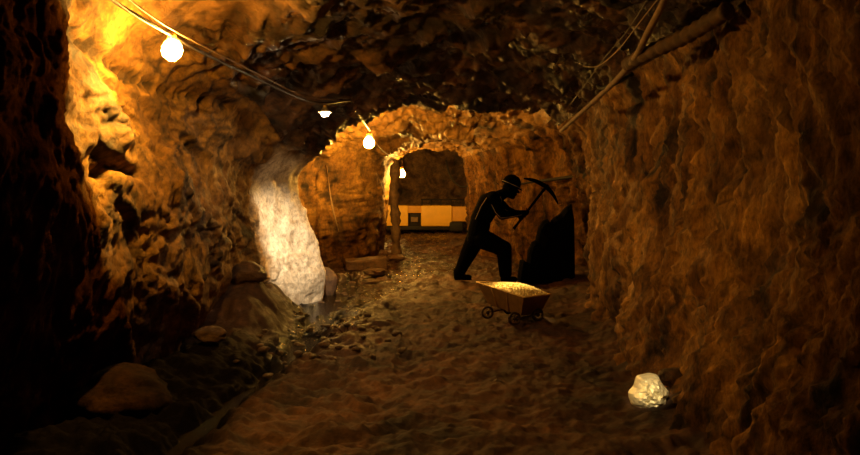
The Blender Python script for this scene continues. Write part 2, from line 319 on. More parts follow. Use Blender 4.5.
# end walls
def end_wall(name, y, sgn, mat):
    xs = np.linspace(-3.8, 3.4, 160); zs = np.linspace(-.6, 3.4, 110); G = np.zeros((160, 110, 3)); G[..., 0] = xs[:, None]; G[..., 2] = zs; G[..., 1] = y
    f, e = facets(warp(G*1.9, .3, 1.5, 82), 12); G[..., 1] += sgn*(.2*f+.12*ridged(G*1.3, 4, 80)+.05*fbm(G*6, 3, 81)); c = (1-sstep(0, .05, e))*.25
    return grid_mesh(name, G, mat, {'crack': c, 'pale': c*0})
end_wall('wall_back', 22.2, 1, M_BACK); end_wall('wall_front', -2.8, -1, M_BACK)
# floor
cy = [-3, 3, 4, 5, 6.5, 8, 9, 10, 11.5, 12.5, 25]; cx = [-1.75, -1.62, -1.52, -1.42, -1.25, -1.22, -1.32, -1.42, -1.35, -1.3, -1.3]; cw = [.11, .11, .11, .11, .13, .2, .34, .45, .3, .02, .02]
nx = 420; xs = np.linspace(-3.3, 3.2, nx); yf = ys[(ys > -3) & (ys < 22.6)]; NYF = len(yf)
FL = np.zeros((NYF, nx, 3)); FL[..., 0] = xs; FL[..., 1] = yf[:, None]
X, Y = FL[..., 0], FL[..., 1]; pf = FL.copy(); pf = warp(pf, .2, 1.1, 90)
xc = np.interp(Y, cy, cx); hw = np.interp(Y, cy, cw); ch = np.exp(-((X-xc)/hw)**2)*(Y < 12.6)
ff, fe = facets(pf*np.array([3.2, 3.2, 1]), 14)
rgh = .35+.65*np.exp(-((X-xc-.1)/.9)**2)
bed = .035*fbm(pf*.9, 2, 91)+rgh*(.075*fbm(pf*3.2, 5, 92, .6)+.025*ff)+.028*fbm(pf*7, 4, 94)
rise = .26*sstep(11.5, 18, Y)
ledge = (.14+.12*sstep(5.5, 7.5, Y))*(1-sstep(-2.05, -1.62, X-(xc+1.45)*.8+.18*fbm(pf*1.5, 2, 95)))*(.65+.9*fbm(pf*1.1, 3, 96))*(Y < 12)
mound = .2*np.exp(-((X+1.95)/.36)**2-((Y-8.0)/.7)**2)
rt = .12*sstep(1.35, 2.1, X+.15*fbm(pf*2, 2, 97)+.09*(6-np.clip(Y, 2, 9)))
FL[..., 2] = bed+rise+ledge+mound+rt-(.17-.07*np.exp(-((Y-7.9)/1.1)**2))*ch-.03+.05*np.exp(-((Y-8.2)/1.3)**2)*np.exp(-((X-xc-.1)/.5)**2)*(fbm(pf*5, 3, 98)+.5*fe-.3)
wet = np.clip(np.exp(-((X-xc-.15)/.55)**2)*sstep(5.5, 7.5, Y)*1.1+.75*np.exp(-((X+.6)/.9)**2)*sstep(8.5, 11, Y)+.6*sstep(11.5, 13, Y)*(np.abs(X) < 1.6)+ch*.9, 0, 1)
FO = grid_mesh('floor', FL, M_FLOOR, {'wet': wet, 'bank': (1-sstep(-1.35, -.95, X+.2*fbm(pf*2, 2, 99)))*(1-.9*sstep(6.0, 7.6, Y)), 'mud_shade': np.clip(.45*wet+ch*.9+(1-sstep(-1.35, -.95, X+.2*fbm(pf*2, 2, 99)))*(1-.75*sstep(6.0, 7.6, Y))*(Y < 10), 0, 1)})  # left bank colour darkened to paint in shade; wet ground and ditch are mud
def floor_z(x, y):
    jx = int(np.clip(np.searchsorted(xs, x), 0, nx-1)); jy = int(np.clip(np.searchsorted(yf, y), 0, NYF-1)); return float(FL[jy, jx, 2])

# water in the ditch
bm = bmesh.new(); rows = []
for y in np.linspace(2.5, 12.1, 70):
    c = np.interp(y, cy, cx); w = np.interp(y, cy, cw)*1.25; z = -.115-.035*max(0, min(1, (6.8-y)/.8))
    rows.append([bm.verts.new((c+w*s, y, z)) for s in (-1, -.5, 0, .5, 1)])
for A, B in zip(rows, rows[1:]):
    for q in range(4): bm.faces.new((A[q], A[q+1], B[q+1], B[q]))
mobj('ditch_water', bm, M_WATER, kind='stuff', label='dark shallow water lying in the ditch along the left wall', cat='water')

# ------------------------------------------------------------ loose rocks
def rock_bm(size, seed, sub=3, fl=1.6, amp=.25):
    bm = bmesh.new(); bmesh.ops.create_icosphere(bm, subdivisions=sub+1, radius=1)
    co = np.array([v.co for v in bm.verts]); q = co*fl+seed*3.7
    f = ridged(q*.45, 2, seed % 50+100); d = 1+amp*1.1*f+amp*.7*fbm(q*.8, 4, seed % 40+3)
    for v, k_, in zip(bm.verts, d): v.co = Vector((v.co.x*size[0]*k_, v.co.y*size[1]*k_, v.co.z*size[2]*k_))
    return bm
def rock(px, py, size, seed, label, name='rock', rz=0, mat=M_STONE, group=None, sink=.25, d=None):
    d = d or (CAMZ*F/(py-190)); w = P(px, py, d); z = floor_z(w.x, d)
    o = mobj(name, rock_bm(size, seed), mat, label=label, cat='rock', group=group); o.location = (w.x, d, z+size[2]*(1-sink)); o.rotation_euler = (0, 0, rz); return o
# long flat slab on edge of the pool
bm = bmesh.new(); box(bm, (0, 0, 0), (.74, .42, .19), bev=.02)
bmesh.ops.subdivide_edges(bm, edges=bm.edges[:], cuts=4, use_grid_fill=True)
co = np.array([v.co for v in bm.verts]); f_, _ = facets(co*5, 33); g_ = fbm(co*4, 3, 5)
for v, a, b in zip(bm.verts, f_, g_): v.co += Vector((.03*a, .03*b, .03*a+.02*b))
o = mobj('rock_slab', bm, M_STONE, label='long dark flat slab of rock lying tilted at the foot of the far left wall', cat='rock')
w = P(366, 262, 13.2); o.location = (w.x, 13.2, floor_z(w.x, 13.2)+.13); o.rotation_euler = (.05, -.1, .12)
rock(396, 259, (.16, .12, .07), 4, 'small brown stone beside the timber post beyond the slab', d=14.0)
rock(376, 277, (.20, .14, .07), 5, 'flat brown stone in front of the long dark slab', d=12.2)
rock(372, 287, (.14, .09, .05), 6, 'small pale-topped stone at the right edge of the pool', d=11.4)
rock(352, 276, (.09, .07, .05), 8, 'small round stone in the pool below the dark slab', d=12.2)
rock(326, 272, (.16, .16, .24), 9, 'orange lit boulder at the foot of the pale streaked wall', 'boulder', d=10.8)
rock(197, 334, (.15, .16, .15), 11, 'squat dark boulder sitting on the left bank of the ditch', 'boulder', d=7.4, sink=.6)
rock(240, 336, (.26, .16, .13), 12, 'long low rock lying along the left bank of the ditch', rz=.1, d=7.9, sink=.6)
rock(210, 357, (.14, .10, .08), 13, 'small wet stone at the water edge of the ditch', d=6.4)
rock(112, 392, (.36, .36, .18), 14, 'broad rounded boulder at the foot of the left wall, nearest the camera', 'boulder', d=4.85, sink=.8, mat=M_DSTONE)
rock(590, 305, (.07, .06, .05), 15, 'small dark stone at the foot of the right wall behind the cart', d=9.2)
rock(602, 322, (.06, .05, .04), 16, 'small dark stone at the foot of the right wall level with the cart', d=8.0)
rock(655, 372, (.10, .08, .06), 17, 'dark stone at the foot of the right wall behind the gold nugget', d=5.8)
rock(676, 395, (.12, .09, .07), 18, 'dark stone at the foot of the right wall beside the gold nugget', d=5.1)
rock(498, 385, (.04, .03, .025), 19, 'small dark stone on bare floor between the cart and the camera', d=5.4)
# pebbles in the stream bed
peb = []
protos = [mobj('pebble', rock_bm((1, .8, .55), 60+q, 2), M_STONE) for q in range(5)]
rg = random.Random(5)
LABP = 'small wet pebble among those strewn along the stream bed and ditch'
first = True
for q in range(150):
    y = 6.0+6*rg.random()**1.2; x = float(np.interp(y, cy, cx))+rg.gauss(.25, .38)
    if x < -1.9 or x > .1: continue
    o = protos[q % 5] if q < 5 else protos[q % 5].copy()
    if q >= 5: COL.objects.link(o)
    s = rg.uniform(.018, .055); o.scale = (s, s, s); o.location = (x, y, max(floor_z(x, y), -.13)+s*.2); o.rotation_euler = (0, 0, rg.random()*6)
    o['label'] = LABP; o['category'] = 'pebble'; o['group'] = 'wet pebbles along the stream bed'; peb.append(o)
for o in protos:
    if 'label' not in o: bpy.data.objects.remove(o)

# ------------------------------------------------------------ bulbs and cables
def bulb(px, py, d, r, strength, col, label, style, name='hanging_bulb', up=.0):
    c = P(px, py, d); root = empty(name, c, label=label, cat='light bulb', group=None)
    em = emis('lit_bulb_glass', col, strength)
    bm = bmesh.new(); prof = [(-1, .0), (-.92, .42), (-.7, .74), (-.35, .95), (0, 1.0), (.35, .93), (.7, .7), (1.0, .5), (1.25, .42)]
    n = 16; rings = [[bm.verts.new((math.cos(a*2*PI/n)*q*r, math.sin(a*2*PI/n)*q*r, z*r)) for a in range(n)] for z, q in prof[1:]]
    bot = bm.verts.new((0, 0, -r))
    for a in range(n): bm.faces.new((bot, rings[0][(a+1) % n], rings[0][a]))
    for A, B in zip(rings, rings[1:]):
        for a in range(n): bm.faces.new((A[a], A[(a+1) % n], B[(a+1) % n], B[a]))
    bm.faces.new(rings[-1]); mobj('glass_bulb', bm, em, root)
    bm = bmesh.new(); tube(bm, [(0, 0, 1.15*r), (0, 0, 1.9*r), (0, 0, 2.1*r)], [.46*r, .5*r, .25*r], 12); mobj('socket', bm, M_SOCKET, root)
    if style == 'cage':
        bm = bmesh.new()
        for a in range(6):
            th = a*PI/3; tube(bm, [(math.cos(th)*q*r*1.18, math.sin(th)*q*r*1.18, z*r*1.15) for z, q in [(1.2, .45), (.5, .9), (0, 1), (-.5, .85), (-1, .2)]], .0018, 5)
        mobj('wire_guard', bm, M_METAL, root)
    if style == 'shade':
        bm = bmesh.new(); pr_ = [(1.6, .45), (1.1, .7), (.5, 1.25), (.1, 1.75)]
        for z0 in (0, .06):
            rr = [[bm.verts.new((math.cos(a*2*PI/20)*(q)*r, math.sin(a*2*PI/20)*(q)*r, (z+z0)*r)) for a in range(20)] for z, q in pr_]
            for A, B in zip(rr, rr[1:]):
                for a in range(20): bm.faces.new((A[a], A[(a+1) % 20], B[(a+1) % 20], B[a]))
        mobj('reflector_shade', bm, M_METAL, root)
    if up:
        bm = bmesh.new(); tube(bm, [(0, 0, 2*r), (.004, 0, 2*r+up*.5), (0, 0, 2*r+up)], .004, 6); mobj('drop_wire', bm, M_CABLE2, root)
    return c
WARM = (1.0, .49, .075)
b1 = bulb(172, 51, 4.75, .058, 1050, WARM, 'large glowing round bulb in a wire guard near the upper left corner, nearest the camera', 'cage')
b2 = bulb(325, 113, 7.2, .036, 520, (1.0, .62, .30), 'small bulb under a bell shaped reflector in front of the dark overhanging rock', 'shade')
b3 = bulb(369, 143, 11.8, .085, 800, WARM, 'bright round bulb hanging in front of the lit yellow chamber wall', 'plain', up=.25)
b4 = bulb(402, 174, 15.2, .07, 600, WARM, 'farthest small bulb hanging beside the timber post', 'plain', up=.35)
def cable(pts, r, mat, label, name='power_cable', n=7, cat='cable', group=None):
    bm = bmesh.new(); tube(bm, smooth_path([P(*q) for q in pts], 8), r, n); return mobj(name, bm, mat, label=label, cat=cat, group=group)
cable([(60, -40, 3.3), (112, 0, 3.9), (152, 24, 4.45), (173, 36, 4.75), (205, 54, 5.3), (252, 76, 6.2), (300, 98, 6.9), (325, 103, 7.2), (345, 101, 8.2), (362, 98, 9.4)], .011, M_CABLE, 'thick black cable sagging along the ceiling from the nearest bulb to the shaded bulb')
cable([(100, -25, 3.6), (140, 8, 4.2), (175, 31, 4.7), (215, 52, 5.4), (262, 76, 6.3), (300, 94, 7.0), (340, 101, 8.0)], .006, M_CABLE2, 'thin tan cable running just above the thick black cable by the nearest bulb')
cable([(88, -22, 3.5), (130, 12, 4.1), (168, 34, 4.7), (200, 50, 5.2), (232, 68, 5.8)], .007, M_CABLE, 'second black cable running beside the thick black cable at the upper left')
cable([(352, 99, 8.6), (360, 116, 10.3), (370, 131, 11.8), (380, 148, 13.2), (392, 156, 14.2), (402, 155, 15.1), (415, 148, 15.6)], .011, M_CABLE2, 'tan cable dropping past the bright chamber bulb towards the farthest bulb')
cable([(446, 160, 21), (450, 175, 20.9), (458, 185, 20.9), (468, 186, 20.8), (480, 178, 20.8)], .03, M_CABLE, 'thick black hose looped on the rock wall above the yellow machine', 'hose', cat='hose')
# timbers and pipes on the right
bm = bmesh.new(); tube(bm, smooth_path([P(672, -25, 4.3), P(662, 5, 4.6), P(648, 32, 4.9), P(636, 56, 5.3), P(622, 74, 5.8), P(606, 90, 6.4), P(582, 112, 7.4), P(561, 131, 8.6)], 8), .022, 10)
mobj('bent_pipe', bm, M_WOOD, label='bent brown pipe running diagonally down the right side of the ceiling', cat='pipe')
bm = bmesh.new(); sp = smooth_path([P(728, 10, 4.4), P(706, 24, 4.6), P(684, 37, 4.8), P(664, 46, 5.0), P(642, 56, 5.3), P(628, 64, 5.6)], 8)
tube(bm, sp, [.05+.008*math.sin(q*1.9) for q in range(len(sp))], 9); mobj('timber_beam', bm, M_DWOOD, label='dark rough timber beam wedged against the top of the right wall', cat='beam')
bm = bmesh.new(); sp = smooth_path([P(632, 74, 5.9), P(618, 82, 6.1), P(604, 88, 6.4), P(598, 86, 6.5)], 6); tube(bm, sp, .018, 8); mobj('pipe_clamp', bm, M_DARK, label='dark iron clamp gripping the bent brown pipe', cat='clamp')
cable([(665, -10, 4.6), (640, 22, 5.1), (618, 50, 5.7), (598, 66, 6.2), (583, 66, 6.6)], .004, M_CABLE2, 'thin wire running beside the bent brown pipe', 'thin_wire', cat='wire')
cable([(652, -8, 4.8), (628, 30, 5.4), (606, 56, 6.0), (590, 78, 6.6), (570, 105, 7.6)], .004, M_CABLE, 'thin dark wire crossing behind the bent brown pipe', 'thin_wire', cat='wire')
bm = bmesh.new(); tube(bm, smooth_path([P(520, 184, 12.9), P(540, 181, 12.6), P(556, 179, 12.3), P(578, 176, 11.9)], 6), [.018]*7+[.03]*12, 8)
mobj('iron_bar', bm, M_DARK, label='dark iron bar jutting from the right wall above the pickaxe', cat='bar')
# timber post on the pillar, leaning stick in the chamber
bm = bmesh.new(); sp = smooth_path([P(396, 256, 14.1), P(396, 225, 14.1), P(394, 195, 14.1), P(396, 160, 14.15)], 8); tube(bm, sp, [.085+.018*math.sin(q*1.3)+.015*math.sin(q*2.9) for q in range(len(sp))], 12)
for v in bm.verts: v.co += Vector((random.uniform(-.02, .02), random.uniform(-.02, .02), 0))
mobj('timber_post', bm, M_DWOOD, label='rough timber post standing against the rock pillar left of the yellow machine', cat='post')
bm = bmesh.new(); tube(bm, [P(338, 232, 12.4), P(332, 205, 12.5), P(326, 165, 12.6)], .02, 8); mobj('leaning_pole', bm, M_WOOD, label='thin pole leaning against the yellow chamber wall left of the bright bulb', cat='pole')

# ------------------------------------------------------------ far yellow machine
D = 20.0
def PX(x0, y0, x1, y1, d0=D): return P(x0, y0, d0), P(x1, y1, d0)
g0 = P(431, 233, D); root = empty('mine_loader', (g0.x, D, floor_z(g0.x, D)), label='low yellow mining machine with a railing parked in the far chamber', cat='vehicle')
base_l = Vector(root.location)
def pbox(name, x0, y0, x1, y1, d0, depth, mat, bev=.02, parent=root, off=base_l):
    a, b = P(x0, y0, d0), P(x1, y1, d0); bm = bmesh.new(); c = Vector(((a.x+b.x)/2, d0+depth/2, (a.z+b.z)/2))-off
    box(bm, c, (abs(b.x-a.x), depth, abs(a.z-b.z)), bev=bev); return mobj(name, bm, mat, parent)
pbox('front_panel', 384, 205.5, 408, 226, D, .9, M_YEL); 
pbox('main_panel', 421, 205.5, 452, 226.5, D, .9, M_YEL, .035)
pbox('rear_panel', 452, 206.5, 474, 221.5, D+.04, .85, M_ORA)
pbox('cab_recess', 407.5, 213, 421.5, 226, D+.12, .7, M_DARK, .01)
pbox('cab_hood', 407.8, 205.8, 421.3, 213, D+.03, .85, M_ORA, .01)
pbox('chassis', 384, 226, 463, 230, D+.05, .8, M_DARK, .01)
pbox('rear_cowl', 449, 221.5, 463.5, 232, D-.02, .6, M_DARK, .05); pbox('seat_back', 411, 217, 418, 222, D+.06, .1, M_WOOD, .01)
bm = bmesh.new(); a = [P(452, 227, D-.01), P(458, 223.5, D-.01), P(457, 229, D-.01), P(453, 229.5, D-.01)]
f0 = [bm.verts.new(q-base_l) for q in a]; f1 = [bm.verts.new(q-base_l+Vector((0, .05, 0))) for q in a]; bm.faces.new(f0); bm.faces.new(f1[::-1])
for q in range(4): bm.faces.new((f0[q], f0[(q+1) % 4], f1[(q+1) % 4], f1[q]))
mobj('step_bracket', bm, M_PALE, root, smooth=False)
for px in (393, 413, 440, 468):
    c = P(px, 230, D+.3)-base_l; bm = bmesh.new(); tube(bm, [c+Vector((0, 0, -.02)), c+Vector((0, .18, -.02))], .09, 18); w_ = mobj('wheel', bm, M_DARK, root)
    w_.location.z += (0.1-(c.z))
pr_ = bmesh.new(); tube(pr_, [P(421, 199.5, D+.1)-base_l, P(474, 199.5, D+.1)-base_l], .02, 8); rl = mobj('railing', pr_, M_DARK, root)
for px in (422, 431, 441, 451, 463, 473):
    bm = bmesh.new(); tube(bm, [P(px, 206.5, D+.1)-base_l, P(px, 199.5, D+.1)-base_l], .015, 6); mobj('rail_post', bm, M_DARK, rl)
bm = bmesh.new(); tube(bm, [P(421, 203, D+.1)-base_l, P(474, 203, D+.1)-base_l], .012, 8); mobj('lower_rail', bm, M_DARK, rl)

# ------------------------------------------------------------ the miner
DM = 11.35
MZ = 0.0
def Q(px, py, dy=0.0): w = P(px, py, DM); return Vector((w.x, DM+dy, w.z))
feet = Q(484, 281)
bm = bmesh.new(); segs = []
def cap(a, b, ra, rb):
    if ra > .05: ra *= 1.23; rb *= 1.23
    segs.append((a, b)); capsule(bm, a-feet, b-feet, ra, rb)
# trunk
for s in (-1, 1):
    cap(Q(477.5, 234, .06*s), Q(481, 219, .07*s), .125, .125); cap(Q(481, 219, .07*s), Q(489, 204, .09*s), .125, .14)
    cap(Q(489, 204, .09*s), Q(493, 199, .12*s), .135, .10)
cap(Q(476.5, 238, -.06), Q(476.5, 238, .06), .12, .12)
cap(Q(494, 199), Q(505, 193), .085, .062)                    # neck
# head (face looks right and slightly down)
hc = Q(510.5, 188); ellipsoid(bm, hc-feet, (.122, .09, .135), Matrix.Rotation(.35, 3, 'Y'))
cap(Q(510, 194), Q(512.5, 196.5), .055, .035)                # jaw and chin
cap(Q(517, 189.5), Q(518.6, 192.3), .012, .018)              # nose
cap(Q(516, 194.6, -.015), Q(516, 194.6, .015), .016, .016)   # lips
for s in (-1, 1): cap(Q(508.5, 188.5, .082*s), Q(508.5, 190.5, .08*s), .016, .012)   # ears
# near arm, far arm
cap(Q(491.5, 199, -.17), Q(501, 214.5, -.24), .078, .060); cap(Q(501, 214.5, -.24), Q(523, 212.6, -.06), .058, .036)
cap(Q(496, 199, .17), Q(508, 210, .24), .072, .056); cap(Q(508, 210, .24), Q(521, 216, .05), .052, .036)
# legs
cap(Q(477, 237, .09), Q(467.5, 257, .13), .125, .098); cap(Q(467.5, 257, .13), Q(459.5, 274, .13), .095, .070)
cap(Q(481, 238, -.09), Q(503, 248, -.14), .130, .098); cap(Q(503, 248, -.14), Q(504.5, 273, -.14), .098, .078)
# hands around the handle
hA, hB = Q(513.5, 229), Q(546, 187); ax = (hB-hA).normalized()
def hand(c, s, wrist):
    side = Vector((0, s, 0)); n = ax.cross(side).normalized()
    cap(wrist, c+side*.03, .034, .032); cap(c+side*.034-ax*.03, c+side*.034+ax*.03, .024, .024)
    for q in range(4):
        o_ = c+ax*(-.034+.022*q); L = (.030, .034, .033, .027)[q]
        a0 = o_+side*.032+n*.012; a1 = o_+n*(L); a2 = o_-side*.030+n*.010; a3 = o_-side*.026-n*.014
        cap(a0, a1, .0105, .0098); cap(a1, a2, .0098, .009); cap(a2, a3, .009, .008)
    t0 = c+side*.034+ax*.03-n*.012; cap(t0, c+ax*.045-n*.032, .012, .011); cap(c+ax*.045-n*.032, c+ax*.05-side*.02-n*.026, .011, .009)
cA = hA.lerp(hB, .40); cB = hA.lerp(hB, .26)
hand(cA, -1, Q(523, 212.6, -.06)); hand(cB, 1, Q(521, 216, .05))
bv = BVHTree.FromBMesh(bm)
root = empty('person', feet, label='miner in black work clothes and hard hat bending forward swinging a pickaxe', cat='person')
body = mobj('body', bm, M_BLACK, root)
rm = body.modifiers.new('join', 'REMESH'); rm.mode = 'VOXEL'; rm.voxel_size = .0085; rm.use_smooth_shade = True
sm = body.modifiers.new('soften', 'SMOOTH'); sm.iterations = 3; sm.factor = .5
# boots
for (hx, hy, tx, ty, dy) in ((457.5, 277.6, 469.5, 278.6, .13), (503, 277.2, 513.5, 278.6, -.14)):
    bm = bmesh.new(); a = Q(hx, hy, dy)-feet; b = Q(tx, ty, dy)-feet; a.z = .052; b.z = .042
    capsule(bm, a, b, .052, .042); capsule(bm, a, a+Vector((.01, 0, .09)), .055, .068)
    box(bm, ((a.x+b.x)/2, a.y, .011), (b.x-a.x+.08, .085, .022), bev=.006); o = mobj('boot', bm, M_BLACK, root)
# hard hat
bm = bmesh.new(); hm = Matrix.Rotation(.33, 4, 'Y'); n = 28
prof = [(1.0, 0), (.985, .22), (.92, .45), (.80, .65), (.62, .82), (.40, .94), (.2, .985), (.05, 1.0)]
rr = [[bm.verts.new((math.cos(a*2*PI/n)*q*.146, math.sin(a*2*PI/n)*q*.125, z*.165)) for a in range(n)] for q, z in prof]
for A, B in zip(rr, rr[1:]):
    for a in range(n): bm.faces.new((A[a], A[(a+1) % n], B[(a+1) % n], B[a]))
bm.faces.new(rr[-1]); bm.faces.new(rr[0][::-1])
rim0 = [bm.verts.new((math.cos(a*2*PI/n)*(.149+(.042*max(0, math.cos(a*2*PI/n))**2)), math.sin(a*2*PI/n)*.128, .006)) for a in range(n)]
rim1 = [bm.verts.new((v.co.x, v.co.y, -.010)) for v in rim0]; bm.faces.new(rim0); bm.faces.new(rim1[::-1])
for a in range(n): bm.faces.new((rim0[a], rim0[(a+1) % n], rim1[(a+1) % n], rim1[a]))
hat = mobj('hard_hat', bm, M_BLACK, root); hat.location = Q(511.0, 185.2)-feet; hat.rotation_euler = (0, .42, 0)
bm = bmesh.new(); tube(bm, [(math.cos(a)*.150, math.sin(a)*.130, .012) for a in np.linspace(-PI*.98, -.02, 20)], .004, 6); mobj('brim_trim', bm, M_PIPING, hat)
# grey piping lines on the jacket
def piping(pts, r=.005):
    out = []
    for (px, py) in pts:
        w = Q(px, py)-feet; hit = bv.ray_cast(Vector((w.x, -1.5, w.z)), Vector((0, 1, 0)))
        if hit[0]: out.append(hit[0]-Vector((0, .004, 0)))
    if len(out) > 2:
        bm = bmesh.new(); tube(bm, out, r, 6); mobj('piping', bm, M_PIPING, root, label='grey piping line')
def lin(*pts):
    out = []
    for (a, b), (c, d) in zip(pts, pts[1:]):
        for q in range(7): out.append((a+(c-a)*q/7, b+(d-b)*q/7))
    return out+[pts[-1]]
piping(lin((485.5, 197.5), (480, 206), (474.5, 219)))
piping(lin((490, 204), (494, 212), (499, 217.3)))
piping(lin((499, 217.3), (510, 216.2), (521, 214.5)))
piping(lin((499, 196.5), (502, 203), (505.5, 210.2)))
# pickaxe
pk = empty('pickaxe', hA, label='black pickaxe held in both hands of the miner', cat='pickaxe')
bm = bmesh.new(); e_ = hB-hA; tube(bm, [Vector((0, 0, 0)), e_*.1, e_*.5, e_*.92, e_*1.03], [.024, .019, .018, .022, .024], 10); mobj('handle', bm, M_BLACK, pk)
bm = bmesh.new(); sp = smooth_path([Q(523.5, 178.3)-hA, Q(534, 180.5)-hA, Q(545.5, 186.5)-hA, Q(553, 194.5)-hA, Q(558, 204)-hA], 6)
L = len(sp); tube(bm, sp, [.006+.028*math.sin(PI*(q/(L-1)))**.8 for q in range(L)], 8); box(bm, hB-hA, (.07, .06, .08), bev=.01); mobj('pick_head', bm, M_BLACK, pk)

# black rock face being cut
out = [(518.5, 281.5), (519.5, 271), (521.5, 261), (524.5, 260.5), (528, 264), (529.5, 252), (533, 243), (537, 241), (540, 228), (544, 222), (548, 219), (550.5, 228), (553, 221), (556, 218), (562, 214), (567, 208), (572, 204), (572.5, 240), (572.8, 281.5)]
bm = bmesh.new(); slabs = []
c0 = Q(550, 281.5)
rr = random.Random(3); DEP = [-.2, -.06, .06, .2, .45]; SC_ = [.82, .97, 1.0, 1.0, .9]
for dy, s in zip(DEP, SC_):
    row = []
    for i_, (px, py) in enumerate(out):
        w = Q(px, py, dy); edge = i_ in (0, len(out)-1); w.z = max(w.z, -.03)
        bx = Q(572.5, 281.5, dy)
        v = Vector((bx.x+(w.x-bx.x)*s, w.y+rr.uniform(-.03, .03), (w.z)*(s if not edge else 1)+(rr.uniform(-.03, 0) if not edge and s != 1.0 else 0))); row.append(bm.verts.new(v-c0))
    slabs.append(row)
for A, B in zip(slabs, slabs[1:]):
    for a in range(len(A)-1): bm.faces.new((A[a], A[a+1], B[a+1], B[a]))
    bm.faces.new((A[-1], A[0], B[0], B[-1]))
bm.faces.new(slabs[0]); bm.faces.new(slabs[-1][::-1]); bmesh.ops.triangulate(bm, faces=bm.faces[:])
o = mobj('rock_heap', bm, M_BLACKROCK, smooth=False, label='jagged pitch black heap of rock the miner is striking', cat='rock'); o.location = c0

# ------------------------------------------------------------ ore cart
cart0 = P(512, 325, 7.9); cart0.z = 0.0
root = empty('ore_cart', cart0, label='small golden brown mine cart on spoked wheels in the middle of the floor', cat='cart')
T = [P(476.5, 282, 8.45), P(517.5, 282.5, 8.6), P(550.7, 294.5, 7.95), P(523.5, 297.3, 7.62)]     # BL BR FR FL rim
_c = sum(T, Vector())/4; Bt = [_c+(q-_c)*.70-Vector((0, 0, .225)) for q in T]
bm = bmesh.new(); t_ = [bm.verts.new(q-cart0) for q in T]; b_ = [bm.verts.new(q-cart0) for q in Bt]
cen = sum(T, Vector())/4-cart0; ti = [bm.verts.new((v.co-cen)*.955+cen) for v in t_]; cb = sum(Bt, Vector())/4-cart0; bi = [bm.verts.new((v.co-cb)*.93+cb+Vector((0, 0, .012))) for v in b_]
for q in range(4):
    r_ = (q+1) % 4; bm.faces.new((t_[q], t_[r_], b_[r_], b_[q])); bm.faces.new((ti[q], bi[q], bi[r_], ti[r_])); bm.faces.new((t_[q], ti[q], ti[r_], t_[r_]))
bm.faces.new(b_); bm.faces.new(bi[::-1]); mobj('hopper', bm, M_CART, root, smooth=False)
bm = bmesh.new()
for q in range(4): a, b = T[q]-cart0, T[(q+1) % 4]-cart0; tube(bm, [a, b], .0075, 8)
mobj('rim', bm, M_CARTIN, root)
for tq in (.33, .66):
    a = (T[0].lerp(T[3], tq)-cart0); b = (Bt[0].lerp(Bt[3], tq)-cart0); nrm = Vector((-.75, -.5, 0))*.006
    bm = bmesh.new(); tube(bm, [a+nrm, b+nrm], .008, 6); mobj('side_rib', bm, M_CART, root)
W = [P(487.5, 313.5, 8.05), P(514.5, 318.6, 7.66), P(537.5, 315.6, 7.92), P(509, 310, 8.35)]
for q, w in enumerate(W):
    r = .068; w.z = r; c = w-cart0; wd = (W[2]-W[1]).normalized(); wd.z = 0; fw = (W[0]-W[1]).normalized()
    axd = Vector((.55, .83, 0)).cross(Vector((0, 0, 1))).normalized() if False else Vector((.25, -.97, 0)).normalized()
    sd = axd.cross(Vector((0, 0, 1))).normalized(); up_ = Vector((0, 0, 1))
    bm = bmesh.new(); ring = [c+(sd*math.cos(a)+up_*math.sin(a))*(r-.009) for a in np.linspace(0, 2*PI, 25)]; tube(bm, ring, .013, 8); 
    tube(bm, [c-axd*.018, c+axd*.018], .02, 10); wo = mobj('wheel', bm, M_WHEEL, root)
    for a in range(6):
        bm = bmesh.new(); tube(bm, [c, c+(sd*math.cos(a*PI/3)+up_*math.sin(a*PI/3))*(r-.01)], .0045, 6); mobj('spoke', bm, M_CART, wo)
bm = bmesh.new()
for a, b in ((0, 3), (1, 2)):
    tube(bm, [W[a]-cart0, W[b]-cart0], .009, 8)
mobj('axle', bm, M_WHEEL, root)
bm = bmesh.new()
zb = [Vector((q.x, q.y, q.z)) for q in Bt]
for a in range(4):
    bq = bmesh.new(); tube(bq, [(W[[0, 3, 2, 1][a]]-cart0), (zb[a].lerp(sum(zb, Vector())/4, .15)-cart0)], .011, 8); mobj('wheel_bracket', bq, M_WHEEL, root)
bm.free()
# ore heap
bm = bmesh.new(); rg = random.Random(9); n = 0
def rimpt(s, t): return (T[0]*(1-s)+T[3]*s)*(1-t)+(T[1]*(1-s)+T[2]*s)*t
mound_r = []
for a in range(26):
    for b in range(14):
        s = .03+.93*a/25; t2 = .06+.86*b/13; w = rimpt(s, t2); h = math.sin(PI*min(1, max(0, s)))**.7*math.sin(PI*t2)**.7
        dome = -.012+.075*h*(.6+.6*s)
        mound_r.append((w, dome))
grid = [[bm.verts.new(mound_r[a*14+b][0]+Vector((0, 0, mound_r[a*14+b][1]-.012))-cart0) for b in range(14)] for a in range(26)]
for a in range(25):
    for b in range(13): bm.faces.new((grid[a][b], grid[a+1][b], grid[a+1][b+1], grid[a][b+1]))
for q in range(620):
    w, dm_ = rg.choice(mound_r); c = w+Vector((rg.uniform(-.014, .014), rg.uniform(-.02, .02), dm_-.004))-cart0
    r = rg.uniform(.008, .017); M_ = Matrix.Translation(c) @ Matrix.Rotation(rg.random()*6, 4, Vector((rg.random(), rg.random(), 1)).normalized()) @ Matrix.Diagonal((r, r*rg.uniform(.6, 1), r*rg.uniform(.6, 1), 1))
    bmesh.ops.create_icosphere(bm, subdivisions=1, radius=1, matrix=M_)
o = mobj('gold_ore', bm, M_ORE, smooth=False, kind='stuff', label='heap of bright gold nuggets filling the mine cart', cat='gold ore'); o.location = cart0

